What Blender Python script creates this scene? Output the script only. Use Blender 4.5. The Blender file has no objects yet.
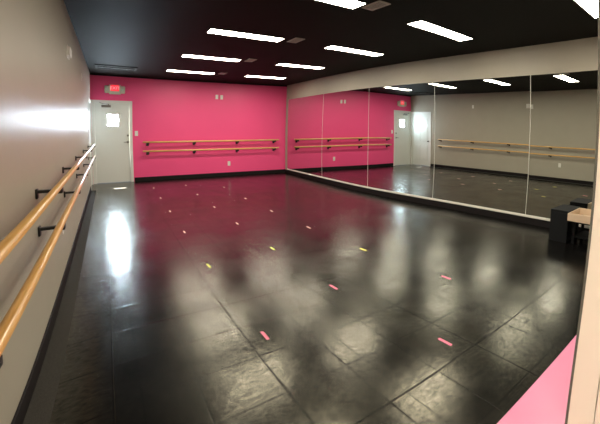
import bpy, bmesh, math
from mathutils import Vector, Matrix

S = bpy.context.scene
COL = S.collection
W, D, H = 5.571, 10.338, 2.75          # studio width, depth, ceiling height (m)
NY = 0.345                              # studio side of the near wall
PI = math.pi

# ------------------------------------------------------------------ materials
def mat(name, color, rough=0.5, metal=0.0, spec=0.5, emit=None, estr=0.0, coat=0.0,
        noise=None, bump=None, rnoise=None):
    """noise=(scale, amount) colour variation; bump=(scale, strength); rnoise=(scale, amount)"""
    m = bpy.data.materials.new(name); m.use_nodes = True
    nt = m.node_tree; b = nt.nodes['Principled BSDF']
    b.inputs['Base Color'].default_value = (*color, 1)
    b.inputs['Roughness'].default_value = rough
    b.inputs['Metallic'].default_value = metal
    b.inputs['Specular IOR Level'].default_value = spec
    b.inputs['Coat Weight'].default_value = coat
    if emit:
        b.inputs['Emission Color'].default_value = (*emit, 1)
        b.inputs['Emission Strength'].default_value = estr
    tc = nt.nodes.new('ShaderNodeTexCoord')
    def nz(scale, detail=4):
        n = nt.nodes.new('ShaderNodeTexNoise'); n.inputs['Scale'].default_value = scale
        n.inputs['Detail'].default_value = detail
        nt.links.new(tc.outputs['Object'], n.inputs['Vector']); return n
    if noise:
        n = nz(noise[0]); r = nt.nodes.new('ShaderNodeMapRange')
        r.inputs['To Min'].default_value = 1 - noise[1]; r.inputs['To Max'].default_value = 1 + noise[1]
        nt.links.new(n.outputs['Fac'], r.inputs['Value'])
        v = nt.nodes.new('ShaderNodeVectorMath'); v.operation = 'SCALE'; v.inputs[0].default_value = color
        nt.links.new(r.outputs[0], v.inputs['Scale']); nt.links.new(v.outputs[0], b.inputs['Base Color'])
    if rnoise:
        n = nz(rnoise[0]); r = nt.nodes.new('ShaderNodeMapRange')
        r.inputs['From Min'].default_value = .3; r.inputs['From Max'].default_value = .7
        r.inputs['To Min'].default_value = rough - rnoise[1]; r.inputs['To Max'].default_value = rough + rnoise[1]
        nt.links.new(n.outputs['Fac'], r.inputs['Value']); nt.links.new(r.outputs[0], b.inputs['Roughness'])
    if bump:
        n = nz(bump[0]); p = nt.nodes.new('ShaderNodeBump'); p.inputs['Strength'].default_value = bump[1]
        p.inputs['Distance'].default_value = .01
        nt.links.new(n.outputs['Fac'], p.inputs['Height']); nt.links.new(p.outputs[0], b.inputs['Normal'])
    return m

def floor_material():
    """black vinyl dance tiles: seams, fine ribs, scuffs that vary the sheen"""
    m = bpy.data.materials.new('black_dance_tile'); m.use_nodes = True
    nt = m.node_tree; L = nt.links; N = nt.nodes.new; b = nt.nodes['Principled BSDF']
    tc = N('ShaderNodeTexCoord')
    def noise(scale, det=5, sc=(1, 1, 1), dist=0):
        mp = N('ShaderNodeMapping'); mp.inputs['Scale'].default_value = sc
        L.new(tc.outputs['Object'], mp.inputs['Vector'])
        n = N('ShaderNodeTexNoise'); n.inputs['Scale'].default_value = scale; n.inputs['Detail'].default_value = det
        n.inputs['Distortion'].default_value = dist
        L.new(mp.outputs[0], n.inputs['Vector']); return n.outputs['Fac']
    def rng(src, a, c, lo, hi):
        r = N('ShaderNodeMapRange'); r.inputs['From Min'].default_value = a; r.inputs['From Max'].default_value = c
        r.inputs['To Min'].default_value = lo; r.inputs['To Max'].default_value = hi
        L.new(src, r.inputs['Value']); return r.outputs[0]
    def math_(op, a, c=None):
        q = N('ShaderNodeMath'); q.operation = op
        for i, s in enumerate((a, c)):
            if s is None: continue
            if isinstance(s, (int, float)): q.inputs[i].default_value = s
            else: L.new(s, q.inputs[i])
        return q.outputs[0]
    sep = N('ShaderNodeSeparateXYZ'); L.new(tc.outputs['Object'], sep.inputs[0])
    wob = math_('MULTIPLY', math_('SUBTRACT', noise(1.3, 2), .5), .02)
    def seam(axis, pitch, off, width):
        v = math_('ADD', math_('ADD', sep.outputs[axis], off), wob)
        f = math_('ABSOLUTE', math_('SUBTRACT', math_('FRACT', math_('DIVIDE', v, pitch)), .5))
        return rng(f, .5 - width / pitch, .5, 0, 1)
    sx = seam(0, .385, .04, .0045); sy = seam(1, .385, .05, .0045)
    seams = math_('MAXIMUM', sx, sy)
    # ribs moulded into the tiles
    wv = N('ShaderNodeTexWave'); wv.wave_type = 'BANDS'; wv.bands_direction = 'Y'
    wv.inputs['Scale'].default_value = 26; wv.inputs['Distortion'].default_value = .6
    wv.inputs['Detail'].default_value = 1
    L.new(tc.outputs['Object'], wv.inputs['Vector'])
    fine = noise(60, 3, (1, 1, 1))
    broad = noise(2.2, 3, (1, .8, 1), .3)
    scr = noise(9, 4, (1, 2.5, 1), .3)
    rough = rng(broad, .3, .7, .17, .25)
    rough = math_('ADD', rough, .012)
    L.new(rough, b.inputs['Roughness'])
    base = N('ShaderNodeMix'); base.data_type = 'RGBA'
    base.inputs['A'].default_value = (.004, .004, .004, 1); base.inputs['B'].default_value = (.0048, .0047, .0045, 1)
    L.new(rng(scr, .4, .75, 0, 1), base.inputs['Factor']); L.new(base.outputs['Result'], b.inputs['Base Color'])
    b.inputs['Specular IOR Level'].default_value = .55
    b.inputs['Specular Tint'].default_value = (1, .95, .72, 1)
    gx = seam(0, .385, .04, .009); gy = seam(1, .385, .05, .009)
    gx2 = seam(0, 1.155, .69, .006)
    groove = math_('MAXIMUM', math_('MAXIMUM', gx, gy), gx2)
    mott = rng(noise(26, 5, (1, 1.6, 1), .5), .32, .68, .36, .84)
    mott = math_('ADD', mott, rng(noise(5, 3, (1, 1, 1), .8), .35, .65, -.08, .10))
    spec = math_('MULTIPLY', mott, math_('SUBTRACT', 1.0, math_('MULTIPLY', groove, .75)))
    L.new(spec, b.inputs['Specular IOR Level'])
    h = math_('ADD', math_('MULTIPLY', seams, -.55), math_('MULTIPLY', wv.outputs['Fac'], .14))
    h = math_('ADD', h, math_('MULTIPLY', fine, .0))
    h = math_('ADD', h, math_('MULTIPLY', scr, .03))
    h = math_('ADD', h, math_('MULTIPLY', broad, .6))
    p = N('ShaderNodeBump'); p.inputs['Strength'].default_value = .35; p.inputs['Distance'].default_value = .002
    L.new(h, p.inputs['Height']); L.new(p.outputs[0], b.inputs['Normal'])
    return m

def wood_material():
    m = bpy.data.materials.new('varnished_oak'); m.use_nodes = True
    nt = m.node_tree; L = nt.links; b = nt.nodes['Principled BSDF']
    tc = nt.nodes.new('ShaderNodeTexCoord'); mp = nt.nodes.new('ShaderNodeMapping')
    mp.inputs['Scale'].default_value = (1, .06, 1); L.new(tc.outputs['Object'], mp.inputs['Vector'])
    n = nt.nodes.new('ShaderNodeTexNoise'); n.inputs['Scale'].default_value = 60; n.inputs['Detail'].default_value = 4
    L.new(mp.outputs[0], n.inputs['Vector'])
    r = nt.nodes.new('ShaderNodeValToRGB')
    r.color_ramp.elements[0].position = .3; r.color_ramp.elements[0].color = (.62, .33, .09, 1)
    r.color_ramp.elements[1].position = .7; r.color_ramp.elements[1].color = (.80, .50, .18, 1)
    L.new(n.outputs['Fac'], r.inputs[0]); L.new(r.outputs[0], b.inputs['Base Color'])
    b.inputs['Roughness'].default_value = .28; b.inputs['Coat Weight'].default_value = .3
    return m

def pane_material(name, color, strength):
    """glowing frosted pane, for the exit door daylight and the added lobby panel; direct sun still passes through it"""
    m = bpy.data.materials.new(name); m.use_nodes = True
    nt = m.node_tree; nt.nodes.remove(nt.nodes['Principled BSDF']); out = nt.nodes['Material Output']
    e = nt.nodes.new('ShaderNodeEmission'); e.inputs[0].default_value = (*color, 1); e.inputs[1].default_value = strength
    t = nt.nodes.new('ShaderNodeBsdfTransparent'); a = nt.nodes.new('ShaderNodeAddShader')
    nt.links.new(e.outputs[0], a.inputs[0]); nt.links.new(t.outputs[0], a.inputs[1]); nt.links.new(a.outputs[0], out.inputs[0])
    return m

M = dict(
    floor=floor_material(),
    wood=wood_material(),
    taupe=mat('taupe_satin_paint', (.40, .375, .305), .39, spec=.21, noise=(3, .05), bump=(160, .08)),
    pinkwall=mat('hot_pink_paint', (.92, .082, .262), .45, noise=(2, .04), bump=(160, .05)),
    ceil=mat('black_ceiling_paint', (.014, .014, .0115), .62, spec=.035, noise=(40, .35), bump=(90, .35)),
    rubber=mat('black_rubber_base', (.010, .008, .008), .6, spec=.2),
    strip=mat('worn_grey_strip', (.050, .047, .040), .8, noise=(220, .6), spec=.1),
    white=mat('white_door_paint', (.74, .75, .70), .35),
    casing=mat('white_casing_paint', (.78, .78, .74), .35),
    plastic=mat('white_plastic', (.82, .80, .74), .35),
    slotdark=mat('dark_slot', (.02, .02, .02), .6),
    steel=mat('brushed_steel', (.28, .27, .25), .35, metal=1),
    black=mat('black_iron', (.012, .012, .012), .4),
    mirror=mat('silvered_glass', (.74, .77, .74), .0, metal=1),
    edge=mat('glass_edge_glint', (.75, .76, .70), .25),  # pale tone paints the light caught along the panel edges
    ledge=mat('pale_mirror_channel', (.72, .70, .63), .35),
    beige=mat('cream_jamb_paint', (.68, .68, .55), .4),
    casingshade=mat('shaded_casing_cream', (.09, .10, .075), .7),  # jamb cream darkened: the casing edge's shade is in the colour
    pinkjamb=mat('pale_pink_trim_paint', (.80, .66, .62), .4),
    pinkfloor=mat('pink_polished_floor', (.88, .34, .52), .22, noise=(2.5, .12), rnoise=(4, .08), spec=.6),
    lobby=mat('lobby_paint', (.70, .64, .55), .6),
    tube=mat('lit_diffuser', (.9, .9, .85), .5, emit=(1.0, .90, .74), estr=34.0),
    lobbylight=mat('lit_lobby_diffuser', (.9, .9, .85), .5, emit=(1.0, .92, .78), estr=9.0),
    frame=mat('black_fixture_frame', (.03, .028, .025), .5),
    vent=mat('grey_vent_metal', (.44, .41, .37), .5),
    ventdark=mat('black_vent_metal', (.02, .02, .02), .6, spec=.2),
    signbody=mat('grey_sign_plastic', (.60, .57, .47), .45),
    signface=mat('red_sign_face', (.7, .03, .04), .4, emit=(1, .04, .07), estr=.75),
    signtext=mat('lit_sign_letters', (.9, .3, .3), .4, emit=(1, .25, .27), estr=1.1),
    lens=mat('lamp_head_lens', (.55, .62, .52), .2),
    pinktape=mat('pink_tape', (.95, .22, .34), .5),
    paletape=mat('pale_pink_tape', (.95, .55, .50), .5),
    yellowtape=mat('yellow_tape', (.85, .78, .12), .5),
    blackbox=mat('black_laminate', (.007, .008, .009), .7, spec=.18),
    tray=mat('beige_board', (.62, .48, .34), .6, noise=(8, .08)),
    lobbyglow=pane_material('added_lobby_glow', (1.0, .94, .82), 4.2),  # glow of the added lobby panel, brightens the jamb
    pane=pane_material('daylit_frosted_glass', (.70, .87, 1.0), 115.0),
)

# ------------------------------------------------------------------ mesh helpers
class MB:
    def __init__(s): s.bm = bmesh.new()
    def box(s, x0, x1, y0, y1, z0, z1, bev=0.0, seg=2):
        c = [s.bm.verts.new((x, y, z)) for x in (x0, x1) for y in (y0, y1) for z in (z0, z1)]
        fs = [(0, 1, 3, 2), (4, 6, 7, 5), (0, 4, 5, 1), (2, 3, 7, 6), (0, 2, 6, 4), (1, 5, 7, 3)]
        F = [s.bm.faces.new([c[i] for i in f]) for f in fs]
        if bev > 0:
            ed = {e for f in F for e in f.edges}
            bmesh.ops.bevel(s.bm, geom=list(ed), offset=bev, segments=seg, affect='EDGES', profile=.5)
        return s
    def tube(s, pts, r, n=16):
        """capped tube along a polyline"""
        pts = [Vector(p) for p in pts]; rings = []
        for i, p in enumerate(pts):
            a = pts[max(i - 1, 0)]; c = pts[min(i + 1, len(pts) - 1)]; t = (c - a).normalized()
            up = Vector((0, 0, 1)) if abs(t.z) < .9 else Vector((1, 0, 0))
            u = t.cross(up).normalized(); w = u.cross(t)
            rr = r[i] if isinstance(r, (list, tuple)) else r
            rings.append([s.bm.verts.new(p + (u * math.cos(2 * PI * k / n) + w * math.sin(2 * PI * k / n)) * rr) for k in range(n)])
        for A, B in zip(rings, rings[1:]):
            for k in range(n): s.bm.faces.new((A[k], A[(k + 1) % n], B[(k + 1) % n], B[k]))
        s.bm.faces.new(rings[0][::-1]); s.bm.faces.new(rings[-1]); return s
    def build(s, name, m, parent=None, smooth=False, loc=None):
        me = bpy.data.meshes.new(name); bmesh.ops.recalc_face_normals(s.bm, faces=s.bm.faces)
        s.bm.to_mesh(me); s.bm.free(); me.materials.append(M[m] if isinstance(m, str) else m)
        if smooth:
            for p in me.polygons: p.use_smooth = len(p.vertices) == 4
        o = bpy.data.objects.new(name, me); COL.objects.link(o)
        if parent: o.parent = parent
        if loc: o.location = loc
        return o

def tag(o, label, cat, group=None):
    o['label'] = label; o['category'] = cat
    if group: o['group'] = group
    return o
def thing(name, label, cat, loc=(0, 0, 0), rot=(0, 0, 0), group=None):
    o = bpy.data.objects.new(name, None); COL.objects.link(o); o.location = loc; o.rotation_euler = rot
    o.empty_display_size = .1
    return tag(o, label, cat, group)
def struct(o, label=None):
    o['kind'] = 'structure'
    if label: o['label'] = label
    return o
def sempty(name, label, loc=(0, 0, 0)):
    o = bpy.data.objects.new(name, None); COL.objects.link(o); o.location = loc
    return struct(o, label)
def dup(root, loc=None, rot=None, label=None, group=None):
    r = root.copy(); COL.objects.link(r)
    if loc is not None: r.location = loc
    if rot is not None: r.rotation_euler = rot
    if label: r['label'] = label
    if group: r['group'] = group
    for ch in list(root.children):
        c = ch.copy(); COL.objects.link(c); c.parent = r
        for g in ch.children:
            d = g.copy(); COL.objects.link(d); d.parent = c
    return r

# ------------------------------------------------------------------ room shell
T = .12
struct(MB().box(-T, W + T, .66, D + T, -.10, 0).build('floor', 'floor'), 'black vinyl tile dance floor with scuffed sheen')
struct(MB().box(-1.4, W + T, -2.4, .66, -.10, -.0015).build('floor_lobby', 'pinkfloor'), 'glossy pink floor at the doorway in the near corner')
struct(MB().box(-T, W + T, NY - .125, D + T, H, H + .10).build('ceiling', 'ceil'), 'black painted ceiling')
# left wall, opening for the side door
DY0, DY1, DZ = 9.30, 10.26, 2.03
struct(MB().box(-T, 0, NY - .125, DY0, 0, H).box(-T, 0, DY0, DY1, DZ, H).box(-T, 0, DY1, D + T, 0, H)
       .build('wall_left', 'taupe'), 'satin taupe wall along the left side')
# pink end wall, opening for the exit door
PX0, PX1, PZ = .070, .900, 2.05
struct(MB().box(0, PX0, D, D + T, 0, H).box(PX0, PX1, D, D + T, PZ, H).box(PX1, W, D, D + T, 0, H)
       .build('wall_back', 'pinkwall'), 'hot pink end wall')
struct(MB().box(W, W + T, NY - .125, D + T, 0, H).build('wall_right', 'taupe'), 'taupe wall behind the mirrors')
struct(MB().box(-T, .32, NY - .125, NY, 0, H).box(1.76, W, NY - .125, NY, 0, H).box(.32, 1.76, NY - .125, NY, 2.2, H)
       .build('wall_near', 'taupe'))
# small lobby the picture is taken from
struct(MB().box(-1.4, -1.3, -2.4, NY - .125, 0, 2.6).box(3.1, 3.2, -2.4, NY - .125, 0, 2.6).box(-1.3, 3.1, -2.4, -2.3, 0, 2.6)
       .build('wall_lobby', 'lobby'))
struct(MB().box(-1.4, 3.2, -2.4, NY - .125, 2.6, 2.7).build('ceiling_lobby', 'lobby'))

# baseboards
struct(MB().box(.965, W - .01, D - .012, D, 0, .105, .003).build('baseboard_back', 'rubber'), 'black rubber baseboard under the pink wall')
struct(MB().box(0, .010, NY, DY0 - .065, 0, .105, .003).build('baseboard_left', 'rubber'), 'black rubber baseboard along the taupe wall')
struct(MB().box(W - .012, W, 1.0, D - .012, 0, .104, .003).build('baseboard_right', 'rubber'), 'black baseboard under the mirrors')
# strip of worn floor edge between baseboard and tiles
struct(MB().box(.010, .105, .67, DY0 - .065, 0, .0025).build('trim_1', 'strip'), 'grey worn strip of floor beside the left baseboard')
# pale channel that carries the mirrors
struct(MB().box(W - .028, W, 1.0, 10.17, .106, .140, .004).build('trim_2', 'ledge'), 'pale channel along the foot of the mirrors')
struct(MB().box(0, W, D - .03, D, H - .035, H, .004).build('trim_7', 'rubber'), 'black trim between pink wall and ceiling')
# narrow corner strip
struct(MB().box(W - .012, W, 10.19, D - .032, .094, H, .003).build('trim_3', 'taupe'), 'taupe corner strip between pink wall and mirrors')

# doorway on the right edge and on the left edge of the picture
JL = struct(MB().box(.32, .336, NY - .135, NY + .006, 0, 2.2, .003).box(.26, .325, NY, NY + .014, 0, 2.26, .004)
            .build('trim_4', 'pinkjamb'), 'pale trim of the doorway at the left edge')
JR = struct(MB().box(1.742, 1.76, .258, NY, 0, 2.2, .002).box(1.728, 1.76, NY - .135, .254, 0, 2.2, .003)
            .build('trim_5', 'beige'), 'cream jamb of the doorway at the right edge')
struct(MB().box(1.744, 1.815, NY, NY + .010, 0, 2.26, .002).build('trim_6', 'casingshade'), 'casing edge beside the cream jamb, with shade put into its dark colour')

# ------------------------------------------------------------------ exit door in the pink wall
d1 = sempty('door_1', 'white exit door with a small bright window, in the pink wall', ((PX0 + PX1) / 2, D, 0))
def at(o, mb, name, m, **k):
    q = mb.build(name, m, o, **k); q.matrix_parent_inverse = Matrix.Translation(-Vector(o.location)); return q
# leaf with a window opening
wx0, wx1, wz0, wz1 = .372, .620, 1.465, 1.748
lx0, lx1 = PX0 + .025, PX1 - .025
lf = MB()
lf.box(lx0, wx0, D + .012, D + .055, .008, PZ - .025).box(wx1, lx1, D + .012, D + .055, .008, PZ - .025)
lf.box(wx0, wx1, D + .012, D + .055, .008, wz0).box(wx0, wx1, D + .012, D + .055, wz1, PZ - .025)
at(d1, lf, 'door_leaf', 'white')
fr = MB()
fr.box(.018, PX0 + .022, D - .016, D + .002, 0, PZ + .055, .003).box(PX1 - .022, .950, D - .016, D + .002, 0, PZ + .055, .003)
fr.box(PX0 + .022, PX1 - .022, D - .016, D + .002, PZ - .022, PZ + .055, .003)
fr.box(PX0, PX0 + .023, D + .0, D + T, 0, PZ).box(PX1 - .023, PX1, D + .0, D + T, 0, PZ).box(PX0, PX1, D + .0, D + T, PZ - .023, PZ)
at(d1, fr, 'door_frame', 'casing')
wf = MB()
for a, b2, c, e in ((wx0 - .025, wx0 + .004, wz0 - .025, wz1 + .025), (wx1 - .004, wx1 + .025, wz0 - .025, wz1 + .025)):
    wf.box(a, b2, D + .004, D + .014, c, e, .002)
wf.box(wx0 + .004, wx1 - .004, D + .004, D + .014, wz0 - .025, wz0 + .004, .002).box(wx0 + .004, wx1 - .004, D + .004, D + .014, wz1 - .004, wz1 + .025, .002)
w_ = at(d1, wf, 'pane_frame', 'casing')
gl = MB().box(wx0, wx1, D + .032, D + .036, wz0, wz1).build('lit_pane', 'pane', w_)
gl['label'] = 'small square pane full of daylight'
# lever handle, deadbolt, closer
hd = MB().tube([(.835, D + .014, 1.045), (.835, D - .006, 1.045)], .030, 20).tube([(.835, D - .002, 1.045), (.835, D - .045, 1.045)], .010)
hd.tube([(.842, D - .045, 1.045), (.80, D - .048, 1.046), (.735, D - .045, 1.042)], [.010, .010, .007])
at(d1, hd, 'door_handle', 'steel', smooth=True)
at(d1, MB().tube([(.838, D + .014, 1.215), (.838, D - .012, 1.215)], [.030, .026], 20).box(.832, .844, D - .03, D - .010, 1.20, 1.23, .002), 'deadbolt', 'steel')
cl = MB().box(.24, .45, D - .045, D + .012, 1.925, 1.985, .006)
cl.tube([(.40, D - .03, 1.985), (.40, D - .03, 2.01)], .012).tube([(.40, D - .03, 2.008), (.27, D - .17, 2.008)], .009, 8).tube([(.27, D - .17, 2.008), (.20, D - .02, 2.045)], .008, 8)
at(d1, cl, 'door_closer', 'steel')
# ------------------------------------------------------------------ side door in the left wall
d2 = sempty('door_2', 'white panelled side door in the taupe wall, seen in the mirrors', (0, (DY0 + DY1) / 2, 0))
l2 = MB().box(-.055, -.016, DY0 + .022, DY1 - .022, .008, DZ - .022)
ya, yb = DY0 + .022, DY1 - .022; mid = (ya + yb) / 2
for (za, zb) in ((.22, .80), (.93, 1.50), (1.62, 1.86)):
    for (p, q) in ((ya + .11, mid - .05), (mid + .05, yb - .11)):
        l2.box(-.020, -.007, p, q, za, zb, .006)
        l2.box(-.012, -.003, p + .05, q - .05, za + .05, zb - .05, .003)
at(d2, l2, 'door_leaf', 'white')
f2 = MB()
f2.box(-.002, .016, DY0 - .06, DY0 + .02, 0, DZ + .06, .003).box(-.002, .016, DY1 - .02, DY1 + .05, 0, DZ + .06, .003).box(-.002, .016, DY0 + .02, DY1 - .02, DZ - .02, DZ + .06, .003)
f2.box(-T, -.002, DY0, DY0 + .02, 0, DZ).box(-T, -.002, DY1 - .02, DY1, 0, DZ).box(-T, -.002, DY0 + .02, DY1 - .02, DZ - .02, DZ)
at(d2, f2, 'door_frame', 'casing')
h2 = MB().tube([(-.018, DY0 + .085, .95), (-.004, DY0 + .085, .95)], .028, 20).tube([(-.01, DY0 + .085, .95), (.03, DY0 + .085, .95), (.045, DY0 + .085, .95)], [.010, .012, .026]).tube([(.040, DY0 + .085, .95), (.062, DY0 + .085, .95)], [.028, .020], 20)
at(d2, h2, 'door_handle', 'steel', smooth=True)

# ------------------------------------------------------------------ mirrors
seams = [1.10, 2.375, 4.345, 6.235, 8.09, 10.17]
names = ['nearest', 'second nearest', 'middle', 'second farthest', 'farthest']
lab = ['wall mirror panel nearest the doorway, behind the black cube',
       'wall mirror panel just beyond the first seam, second from the black cube',
       'wall mirror panel reflecting the far end of the taupe wall, third from the black cube',
       'wall mirror panel reflecting most of the pink wall, second from the pink corner',
       'wall mirror panel standing in the corner against the pink wall']
for i in range(5):
    a, b2 = seams[i], seams[i + 1]
    yc = (a + b2) / 2
    t = thing('wall_mirror', lab[i], 'mirror', (W, yc, .142), group='mirror panels along the right wall')
    hw = (b2 - a) / 2
    MB().box(-.008, -.001, -hw + .004, hw - .004, 0, 2.146).build('mirror_glass', 'mirror', t)
    e = MB().box(-.0105, -.001, -hw - .0005, -hw + .0045, 0, 2.146)
    e.build('mirror_edge', 'edge', t)
    if i == 0: t.rotation_euler = (0, math.radians(.12), 0)

# ------------------------------------------------------------------ ballet barres
def barre(name, length, brackets, label, loc, rotz, group, tilt=0.0, r0=.0195, k=1.0):
    """rail runs along local +x at z=0, 0.132 out from the wall (wall at y=0, room towards -y)"""
    t = thing(name, label, 'barre', loc, (0, tilt, rotz), group)
    OFF = -.122
    r = MB().tube([(0, OFF, 0), (.004, OFF, 0), (length - .004, OFF, 0), (length, OFF, 0)], [r0 - .003, r0, r0, r0 - .003], 24)
    r.build('rail', rail_mat[0], t, smooth=True)
    for x in brackets:
        b = MB().box(x - .026 * k, x + .026 * k, -.012, 0, -.075 * k, -.012, .005)
        b.box(x - .022, x + .022, OFF + .010, -.010, -.040, -.022, .004)
        b.box(x - .034, x + .034, OFF - .016, OFF + .018, -.048 * k, -.012, .006)
        b.build('bracket', 'black', t, smooth=True)
    return t
wx = M['wood'].copy(); wx.name = 'varnished_oak_lengthwise'
for n in wx.node_tree.nodes:
    if n.type == 'MAPPING': n.inputs['Scale'].default_value = (.06, 1, 1)
rail_mat = [wx]
bp = [.125, 1.385, 2.695, 3.95]
barre('ballet_barre', 4.09, bp, 'upper wooden barre across the pink wall', (1.19, D, 1.035), 0, 'barres on the pink wall', 0, .024, 1.35)
barre('ballet_barre', 4.09, bp, 'lower wooden barre across the pink wall', (1.19, D, .795), 0, 'barres on the pink wall', 0, .024, 1.35)
# left wall: local +x points towards the camera (-y world), wall at x=0, room towards +x
# rotation by -90deg maps local +x -> -y world, local -y -> -x ... use +90: local +x -> +y, local -y -> +x
lb = [.38, 1.93, 3.35, 4.84, 6.35, 7.87]
barre('ballet_barre', 7.93, lb, 'upper wooden barre along the taupe wall by the left edge', (0, .85, 1.018), PI / 2, 'barres on the taupe wall', -.004)
barre('ballet_barre', 7.93, lb, 'lower wooden barre along the taupe wall by the left edge', (0, .85, .778), PI / 2, 'barres on the taupe wall', -.004)

# ------------------------------------------------------------------ ceiling lights
LX = [1.62, 3.60]; LY = [8.82, 6.87, 4.93, 3.00, 1.06]
LW, LD = 1.11, .238
def light_fixture(label, loc):
    t = thing('ceiling_light', label, 'ceiling light', loc, group='fluorescent panels in the black ceiling')
    f = MB(); m = .018
    f.box(-LW / 2 - m, LW / 2 + m, -LD / 2 - m, -LD / 2, -.010, 0, .002).box(-LW / 2 - m, LW / 2 + m, LD / 2, LD / 2 + m, -.010, 0, .002)
    f.box(-LW / 2 - m, -LW / 2, -LD / 2, LD / 2, -.010, 0, .002).box(LW / 2, LW / 2 + m, -LD / 2, LD / 2, -.010, 0, .002)
    f.build('fixture_frame', 'frame', t)
    MB().box(-LW / 2, LW / 2, -LD / 2, LD / 2, -.007, -.001).build('diffuser', 'tube', t)
    return t
rown = ['row nearest the pink wall', 'second row from the pink wall', 'third row from the pink wall', 'fourth row from the pink wall', 'row nearest the doorway']
first = None
for j, y in enumerate(LY):
    for i, x in enumerate(LX):
        side = ['left', 'right'][i]
        l = 'lit ceiling light, %s of the two in the %s' % (side, rown[j])
        loc = (x + LW / 2, y, H)
        if first is None: first = light_fixture(l, loc)
        else: dup(first, loc, label=l)

# ------------------------------------------------------------------ vents
def vent(label, loc):
    t = thing('ceiling_vent', label, 'vent', loc, group='grey vents in the black ceiling')
    w, d = .165, .31
    f = MB(); m = .022
    f.box(-w / 2, w / 2, -d / 2, -d / 2 + m, -.010, 0, .002).box(-w / 2, w / 2, d / 2 - m, d / 2, -.010, 0, .002)
    f.box(-w / 2, -w / 2 + m, -d / 2 + m, d / 2 - m, -.010, 0, .002).box(w / 2 - m, w / 2, -d / 2 + m, d / 2 - m, -.010, 0, .002)
    f.build('vent_frame', 'vent', t)
    MB().box(-w / 2 + m, w / 2 - m, -d / 2 + m, d / 2 - m, -.002, 0).build('vent_back', 'slotdark', t)
    s = MB(); n = 8
    for k in range(n):
        yy = -d / 2 + m + (k + .5) * (d - 2 * m) / n
        s.box(-w / 2 + m, w / 2 - m, yy - .010, yy + .008, -.008, -.004)
    s.build('louvres', 'vent', t)
    return t
vl = ['grey ceiling vent between the lights nearest the pink wall', 'grey ceiling vent between the lights of the second row from the pink wall',
      'grey ceiling vent between the lights of the third row from the pink wall', 'grey ceiling vent at the top edge, nearest the doorway']
v0 = None
for k, (x, y) in enumerate([(2.92, 8.68), (2.925, 6.74), (2.935, 4.83), (2.855, 2.87)]):
    if v0 is None: v0 = vent(vl[0], (x, y, H))
    else: dup(v0, (x, y, H), label=vl[k])
# slot diffuser by the exit door
t = thing('slot_diffuser', 'long black slot diffuser in the ceiling above the exit door', 'vent', (.56, 8.98, H))
f = MB(); w, d = .82, .50
f.box(-w / 2, w / 2, -d / 2, -d / 2 + .05, -.022, 0, .004).box(-w / 2, w / 2, d / 2 - .05, d / 2, -.022, 0, .004)
f.box(-w / 2, -w / 2 + .04, -d / 2 + .05, d / 2 - .05, -.022, 0, .004).box(w / 2 - .04, w / 2, -d / 2 + .05, d / 2 - .05, -.022, 0, .004)
f.build('diffuser_frame', 'ventdark', t)
MB().box(-w / 2 + .04, w / 2 - .04, -d / 2 + .05, d / 2 - .05, -.004, 0).build('diffuser_back', 'vent', t)
for yy in (-.06, .06):
    MB().box(-w / 2 + .04, w / 2 - .04, yy - .012, yy + .012, -.018, -.004, .002).build('slat', 'ventdark', t)

# ------------------------------------------------------------------ exit sign
sx, sz = .546, 2.385
t = thing('exit_sign', 'lit red exit sign with two lamp heads, above the exit door', 'exit sign', (sx, D, sz))
MB().box(-.135, .135, -.055, 0, -.125, .120, .014).build('sign_body', 'signbody', t)
MB().box(-.100, .095, -.060, -.054, -.045, .112, .003).build('sign_face', 'signface', t)
for s_ in (-1, 1):
    h = MB().tube([(s_ * .150, -.028, 0), (s_ * .175, -.03, 0)], .02, 12).box(s_ * .182 - .052, s_ * .182 + .052, -.070, 0, -.10, .09, .024, 3)
    lh = h.build('lamp_head', 'signbody', t, smooth=True)
    MB().tube([(s_ * .182, -.066, -.005), (s_ * .182, -.078, -.006)], [.046, .040], 24).build('lens', 'lens', lh)
tx = bpy.data.curves.new('exit_text', 'FONT'); tx.body = 'EXIT'; tx.size = .105; tx.extrude = .0015; tx.align_x = 'CENTER'; tx.align_y = 'CENTER'
to = bpy.data.objects.new('tmp', tx); COL.objects.link(to)
dg = bpy.context.evaluated_depsgraph_get(); me = bpy.data.meshes.new_from_object(to.evaluated_get(dg)); bpy.data.objects.remove(to)
me.transform(Matrix.Rotation(PI / 2, 4, 'X')); me.materials.clear(); me.materials.append(M['signtext'])
lt = bpy.data.objects.new('sign_letters', me); COL.objects.link(lt); lt.parent = t; lt.location = (0, -.0615, .030)
lt['label'] = 'glowing letters EXIT'

# ------------------------------------------------------------------ switches, outlets, plates
def plate(name, label, cat, loc, rotz, kind, w=.074, h=.118, group=None):
    """local: wall at y=0, room towards -y"""
    t = thing(name, label, cat, loc, (0, 0, rotz), group)
    MB().box(-w / 2, w / 2, -.007, 0, -h / 2, h / 2, .003).build('cover_plate', 'plastic', t)
    if kind == 'outlet':
        for z in (-.026, .026):
            r = MB().box(-.017, .017, -.010, -.006, z - .014, z + .014, .003).build('receptacle', 'plastic', t)
            MB().box(-.009, -.006, -.0106, -.0098, z - .004, z + .008).box(.006, .009, -.0106, -.0098, z - .004, z + .008).build('slots', 'slotdark', r)
    elif kind == 'switch':
        MB().box(-.012, .012, -.009, -.006, -.028, .028, .001).box(-.006, .006, -.019, -.008, -.004, .012, .002).build('toggle', 'plastic', t)
    elif kind == 'jack':
        MB().box(-.012, .012, -.016, -.006, -.012, .012, .003).build('socket', 'plastic', t)
    return t
plate('light_switch', 'white light switch beside the exit door', 'light switch', (1.045, D, 1.265), 0, 'switch', .078, .13)
plate('wall_outlet', 'white outlet on the pink wall below the barres', 'outlet', (3.633, D, .365), 0, 'outlet', .085, .13)
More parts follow.
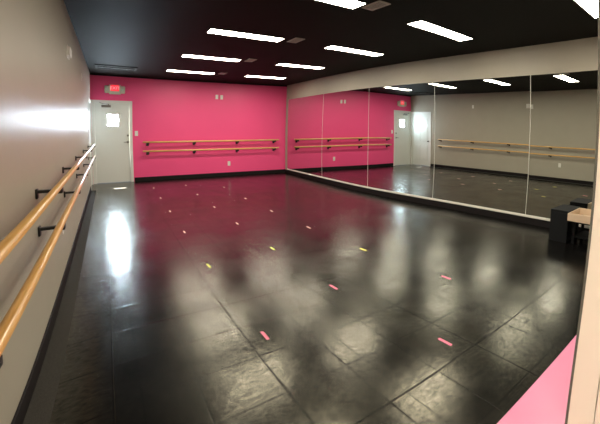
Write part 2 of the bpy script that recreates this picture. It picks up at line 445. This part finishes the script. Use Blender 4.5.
plate('wall_plate', 'left of the two white plates high on the pink wall', 'wall plate', (3.245, D, 2.305), 0, 'jack', .08, .125, 'paired plates high on the pink wall')
plate('wall_plate', 'right of the two white plates high on the pink wall', 'wall plate', (3.392, D, 2.300), 0, 'jack', .08, .125, 'paired plates high on the pink wall')
plate('wall_outlet', 'white outlet low on the taupe wall under the barres', 'outlet', (0, 3.9, .49), PI / 2, 'outlet', .08, .125)
plate('wall_plate', 'small white plate high on the taupe wall, nearer the exit door', 'wall plate', (0, 7.22, 2.27), PI / 2, 'jack', .08, .12)
t = thing('wall_box', 'wide white box high on the taupe wall, nearer the doorway', 'wall box', (0, 4.97, 2.27), (0, 0, PI / 2))
MB().box(-.12, .12, -.012, 0, -.07, .07, .004).build('back_plate', 'plastic', t)
MB().box(-.10, -.01, -.035, -.011, -.05, .05, .006).build('module', 'plastic', t)
MB().box(.01, .10, -.035, -.011, -.05, .05, .006).build('module', 'plastic', t)

# ------------------------------------------------------------------ tape marks
TP = [  # x, y, colour, label
 (1.305, 8.99, 'pale', 'pale tape mark on the floor, leftmost of the row nearest the pink wall'),
 (2.08, 9.06, 'pale', 'pale tape mark, second from the left in the row nearest the pink wall'),
 (2.87, 8.35, 'pale', 'pale mark on the floor, rightmost of those near the pink wall'),  # pale floor mark drawn with the same shape as the tape
 (1.295, 7.62, 'pale', 'pale tape mark, leftmost of the second row from the pink wall'),
 (2.065, 7.67, 'pale', 'faint pale tape mark, second from the left in the second row from the pink wall'),
 (2.865, 6.80, 'pale', 'pale tape mark, far right one just in front of the pink wall reflection'),
 (1.283, 6.30, 'pale', 'pale tape mark, leftmost of the third row from the pink wall'),
 (2.065, 6.29, 'pale', 'pale tape mark, middle of the third row from the pink wall'),
 (2.888, 5.55, 'pale', 'pale tape mark in the right file, third from the pink wall'),
 (1.264, 4.92, 'pale', 'pale tape mark in the left file, straight beyond the left yellow mark'),
 (2.07, 5.02, 'pale', 'pale tape mark in the middle file, straight beyond the middle yellow mark'),
 (2.93, 4.35, 'pale', 'pale pink tape mark in the right file, straight beyond the right yellow mark'),
 (1.245, 3.545, 'yellow', 'leftmost of the three yellow tape marks on the floor'),
 (2.066, 3.735, 'yellow', 'middle of the three yellow tape marks on the floor'),
 (2.967, 3.157, 'yellow', 'rightmost of the three yellow tape marks on the floor'),
 (2.074, 2.468, 'pink', 'pink tape mark in the middle file, just nearer than the middle yellow mark'),
 (3.027, 1.962, 'pink', 'pink tape mark in the right file, the one farther from the pink floor'),
 (1.233, 2.070, 'pink', 'pink tape mark in the left file, straight nearer than the left yellow mark'),
 (2.152, 1.268, 'pink', 'pink tape mark nearest the doorway and the pink floor'),
]
tm = {}
for x, y, c, l in TP:
    if c not in tm:
        mb = MB()
        # slightly uneven torn ends
        pts = [(-.0105, -.054), (.004, -.057), (.0105, -.053), (.0108, .052), (-.002, .056), (-.0105, .053)]
        lo = [mb.bm.verts.new((p[0], p[1], 0)) for p in pts]; hi = [mb.bm.verts.new((p[0], p[1], .0012)) for p in pts]
        mb.bm.faces.new(lo[::-1]); mb.bm.faces.new(hi)
        for k in range(6): mb.bm.faces.new((lo[k], lo[(k + 1) % 6], hi[(k + 1) % 6], hi[k]))
        o = mb.build('tape_mark', c + 'tape'); tm[c] = o
    else:
        o = tm[c].copy(); COL.objects.link(o)
    o.location = (x, y, 0); o.rotation_euler = (0, 0, math.radians({'pale': 0, 'yellow': 2, 'pink': 0}[c]))
    tag(o, l, 'tape mark', 'tape marks on the dance floor')

# ------------------------------------------------------------------ black cube and stand by the mirror
t = thing('storage_cube', 'black cube standing against the mirror near the doorway', 'storage cube', (5.20, 1.61, 0), (0, 0, math.radians(-2)))
MB().box(-.22, .22, -.125, .125, .385, .42, .004).build('top', 'blackbox', t)
for a, b2 in ((-.22, -.195), (.195, .22)):
    MB().box(a, b2, -.122, .122, .0, .385, .002).build('side_panel', 'blackbox', t)
MB().box(-.195, .195, .10, .122, .02, .385).build('back_panel', 'blackbox', t)
MB().box(-.195, .195, -.122, .10, .02, .045).build('shelf', 'blackbox', t)
t = thing('low_stand', 'low black stand beside the cube, carrying the beige tray', 'stand', (5.20, 1.19, 0))
MB().box(-.21, .25, -.26, .27, .29, .32, .004).build('top', 'blackbox', t)
for a in (-.18, .20):
    for c in (-.23, .22):
        MB().box(a, a + .035, c, c + .035, 0, .29, .003).build('leg', 'blackbox', t)
MB().box(-.16, .22, -.21, .23, .08, .10, .002).build('shelf', 'blackbox', t)
t = thing('tray', 'shallow beige tray lying on the low black stand', 'tray', (5.15, 1.22, .32))
MB().box(-.25, .22, -.24, .26, 0, .014, .002).build('tray_bottom', 'tray', t)
for (a, b2, c, e) in ((-.25, -.235, -.24, .26), (.205, .22, -.24, .26), (-.235, .205, -.24, -.225), (-.235, .205, .245, .26)):
    MB().box(a, b2, c, e, .014, .095, .002).build('tray_side', 'tray', t)

# unseen glowing panel added on the lobby's left wall to light the jamb
w1 = sempty('jamb_light_panel', 'unseen glowing panel added in the lobby to light the cream jamb', (-1.3, -.75, 0))
at(w1, MB().box(-1.298, -1.27, -1.40, -1.35, .5, 2.1).box(-1.298, -1.27, -.15, -.10, .5, 2.1).box(-1.298, -1.27, -1.35, -.15, .5, .55).box(-1.298, -1.27, -1.35, -.15, 2.05, 2.1), 'pane_frame', 'casing')
at(w1, MB().box(-1.296, -1.290, -1.35, -.15, .55, 2.05), 'lit_pane', 'lobbyglow')
# ------------------------------------------------------------------ daylight
wd = bpy.data.worlds.new('world'); S.world = wd; wd.use_nodes = True
wd.node_tree.nodes['Background'].inputs[0].default_value = (.55, .70, .9, 1)
wd.node_tree.nodes['Background'].inputs[1].default_value = .8
sun = bpy.data.lights.new('sun', 'SPOT'); sun.energy = 4.3e6; sun.shadow_soft_size = .15; sun.spot_size = math.radians(3.6); sun.spot_blend = .1; sun.color = (1, .97, .9)
so = bpy.data.objects.new('sun', sun); COL.objects.link(so)
el = math.radians(57); az = math.atan2(.15, -1.0)     # direction of travel: mostly -y, a little +x
dirv = Vector((.05, -math.cos(el), -math.sin(el)))
so.rotation_euler = dirv.to_track_quat('-Z', 'Y').to_euler(); so.location = Vector((.50, D, 1.6)) - dirv.normalized() * 25

wd.cycles.sampling_method = 'NONE'
for m_ in bpy.data.materials:
    m_.cycles.emission_sampling = 'FRONT' if m_.name in ('lit_diffuser', 'lit_lobby_diffuser', 'daylit_frosted_glass', 'added_lobby_glow') else 'NONE'

# ------------------------------------------------------------------ camera (wide panoramic lens, slightly off-centre crop)
cd = bpy.data.cameras.new('camera'); co = bpy.data.objects.new('camera', cd); COL.objects.link(co); S.camera = co
cd.type = 'PANO'; cd.panorama_type = 'FISHEYE_LENS_POLYNOMIAL'
cd.sensor_fit = 'HORIZONTAL'; cd.sensor_width = 36; cd.sensor_height = 36 * 424 / 600
cd.fisheye_fov = math.radians(240)
cd.fisheye_polynomial_k0 = 0
cd.fisheye_polynomial_k1 = -0.25074 / 6
cd.fisheye_polynomial_k2 = -0.039366 / 36
cd.fisheye_polynomial_k3 = 0.01604 / 216
cd.fisheye_polynomial_k4 = -0.00128 / 1296
cd.shift_x = -(370.7759 - 300) / 600
cd.shift_y = (153.6421 - 212) / 424
yaw, pit, rol = 0.697122, 0.067454, 0.01602
f_ = Vector((math.sin(yaw) * math.cos(pit), math.cos(yaw) * math.cos(pit), -math.sin(pit)))
r_ = Vector((math.cos(yaw), -math.sin(yaw), 0)); u_ = r_.cross(f_)
c_, s_ = math.cos(rol), math.sin(rol)
X = c_ * r_ + s_ * u_; Y = -s_ * r_ + c_ * u_
R = Matrix((X, Y, -f_)).transposed()
co.matrix_world = Matrix.Translation((0.416069, 0, 1.396117)) @ R.to_4x4()
cd.clip_start = .02

# ------------------------------------------------------------------ colour management
vs = S.view_settings; vs.view_transform = 'Standard'; vs.look = 'None'; vs.gamma = 1; vs.use_curve_mapping = False
vs.exposure = 0.2
S.cycles.max_bounces = 10; S.cycles.glossy_bounces = 6; S.cycles.diffuse_bounces = 5
S.cycles.sample_clamp_indirect = 8
S.cycles.use_denoising = True; S.cycles.use_adaptive_sampling = False
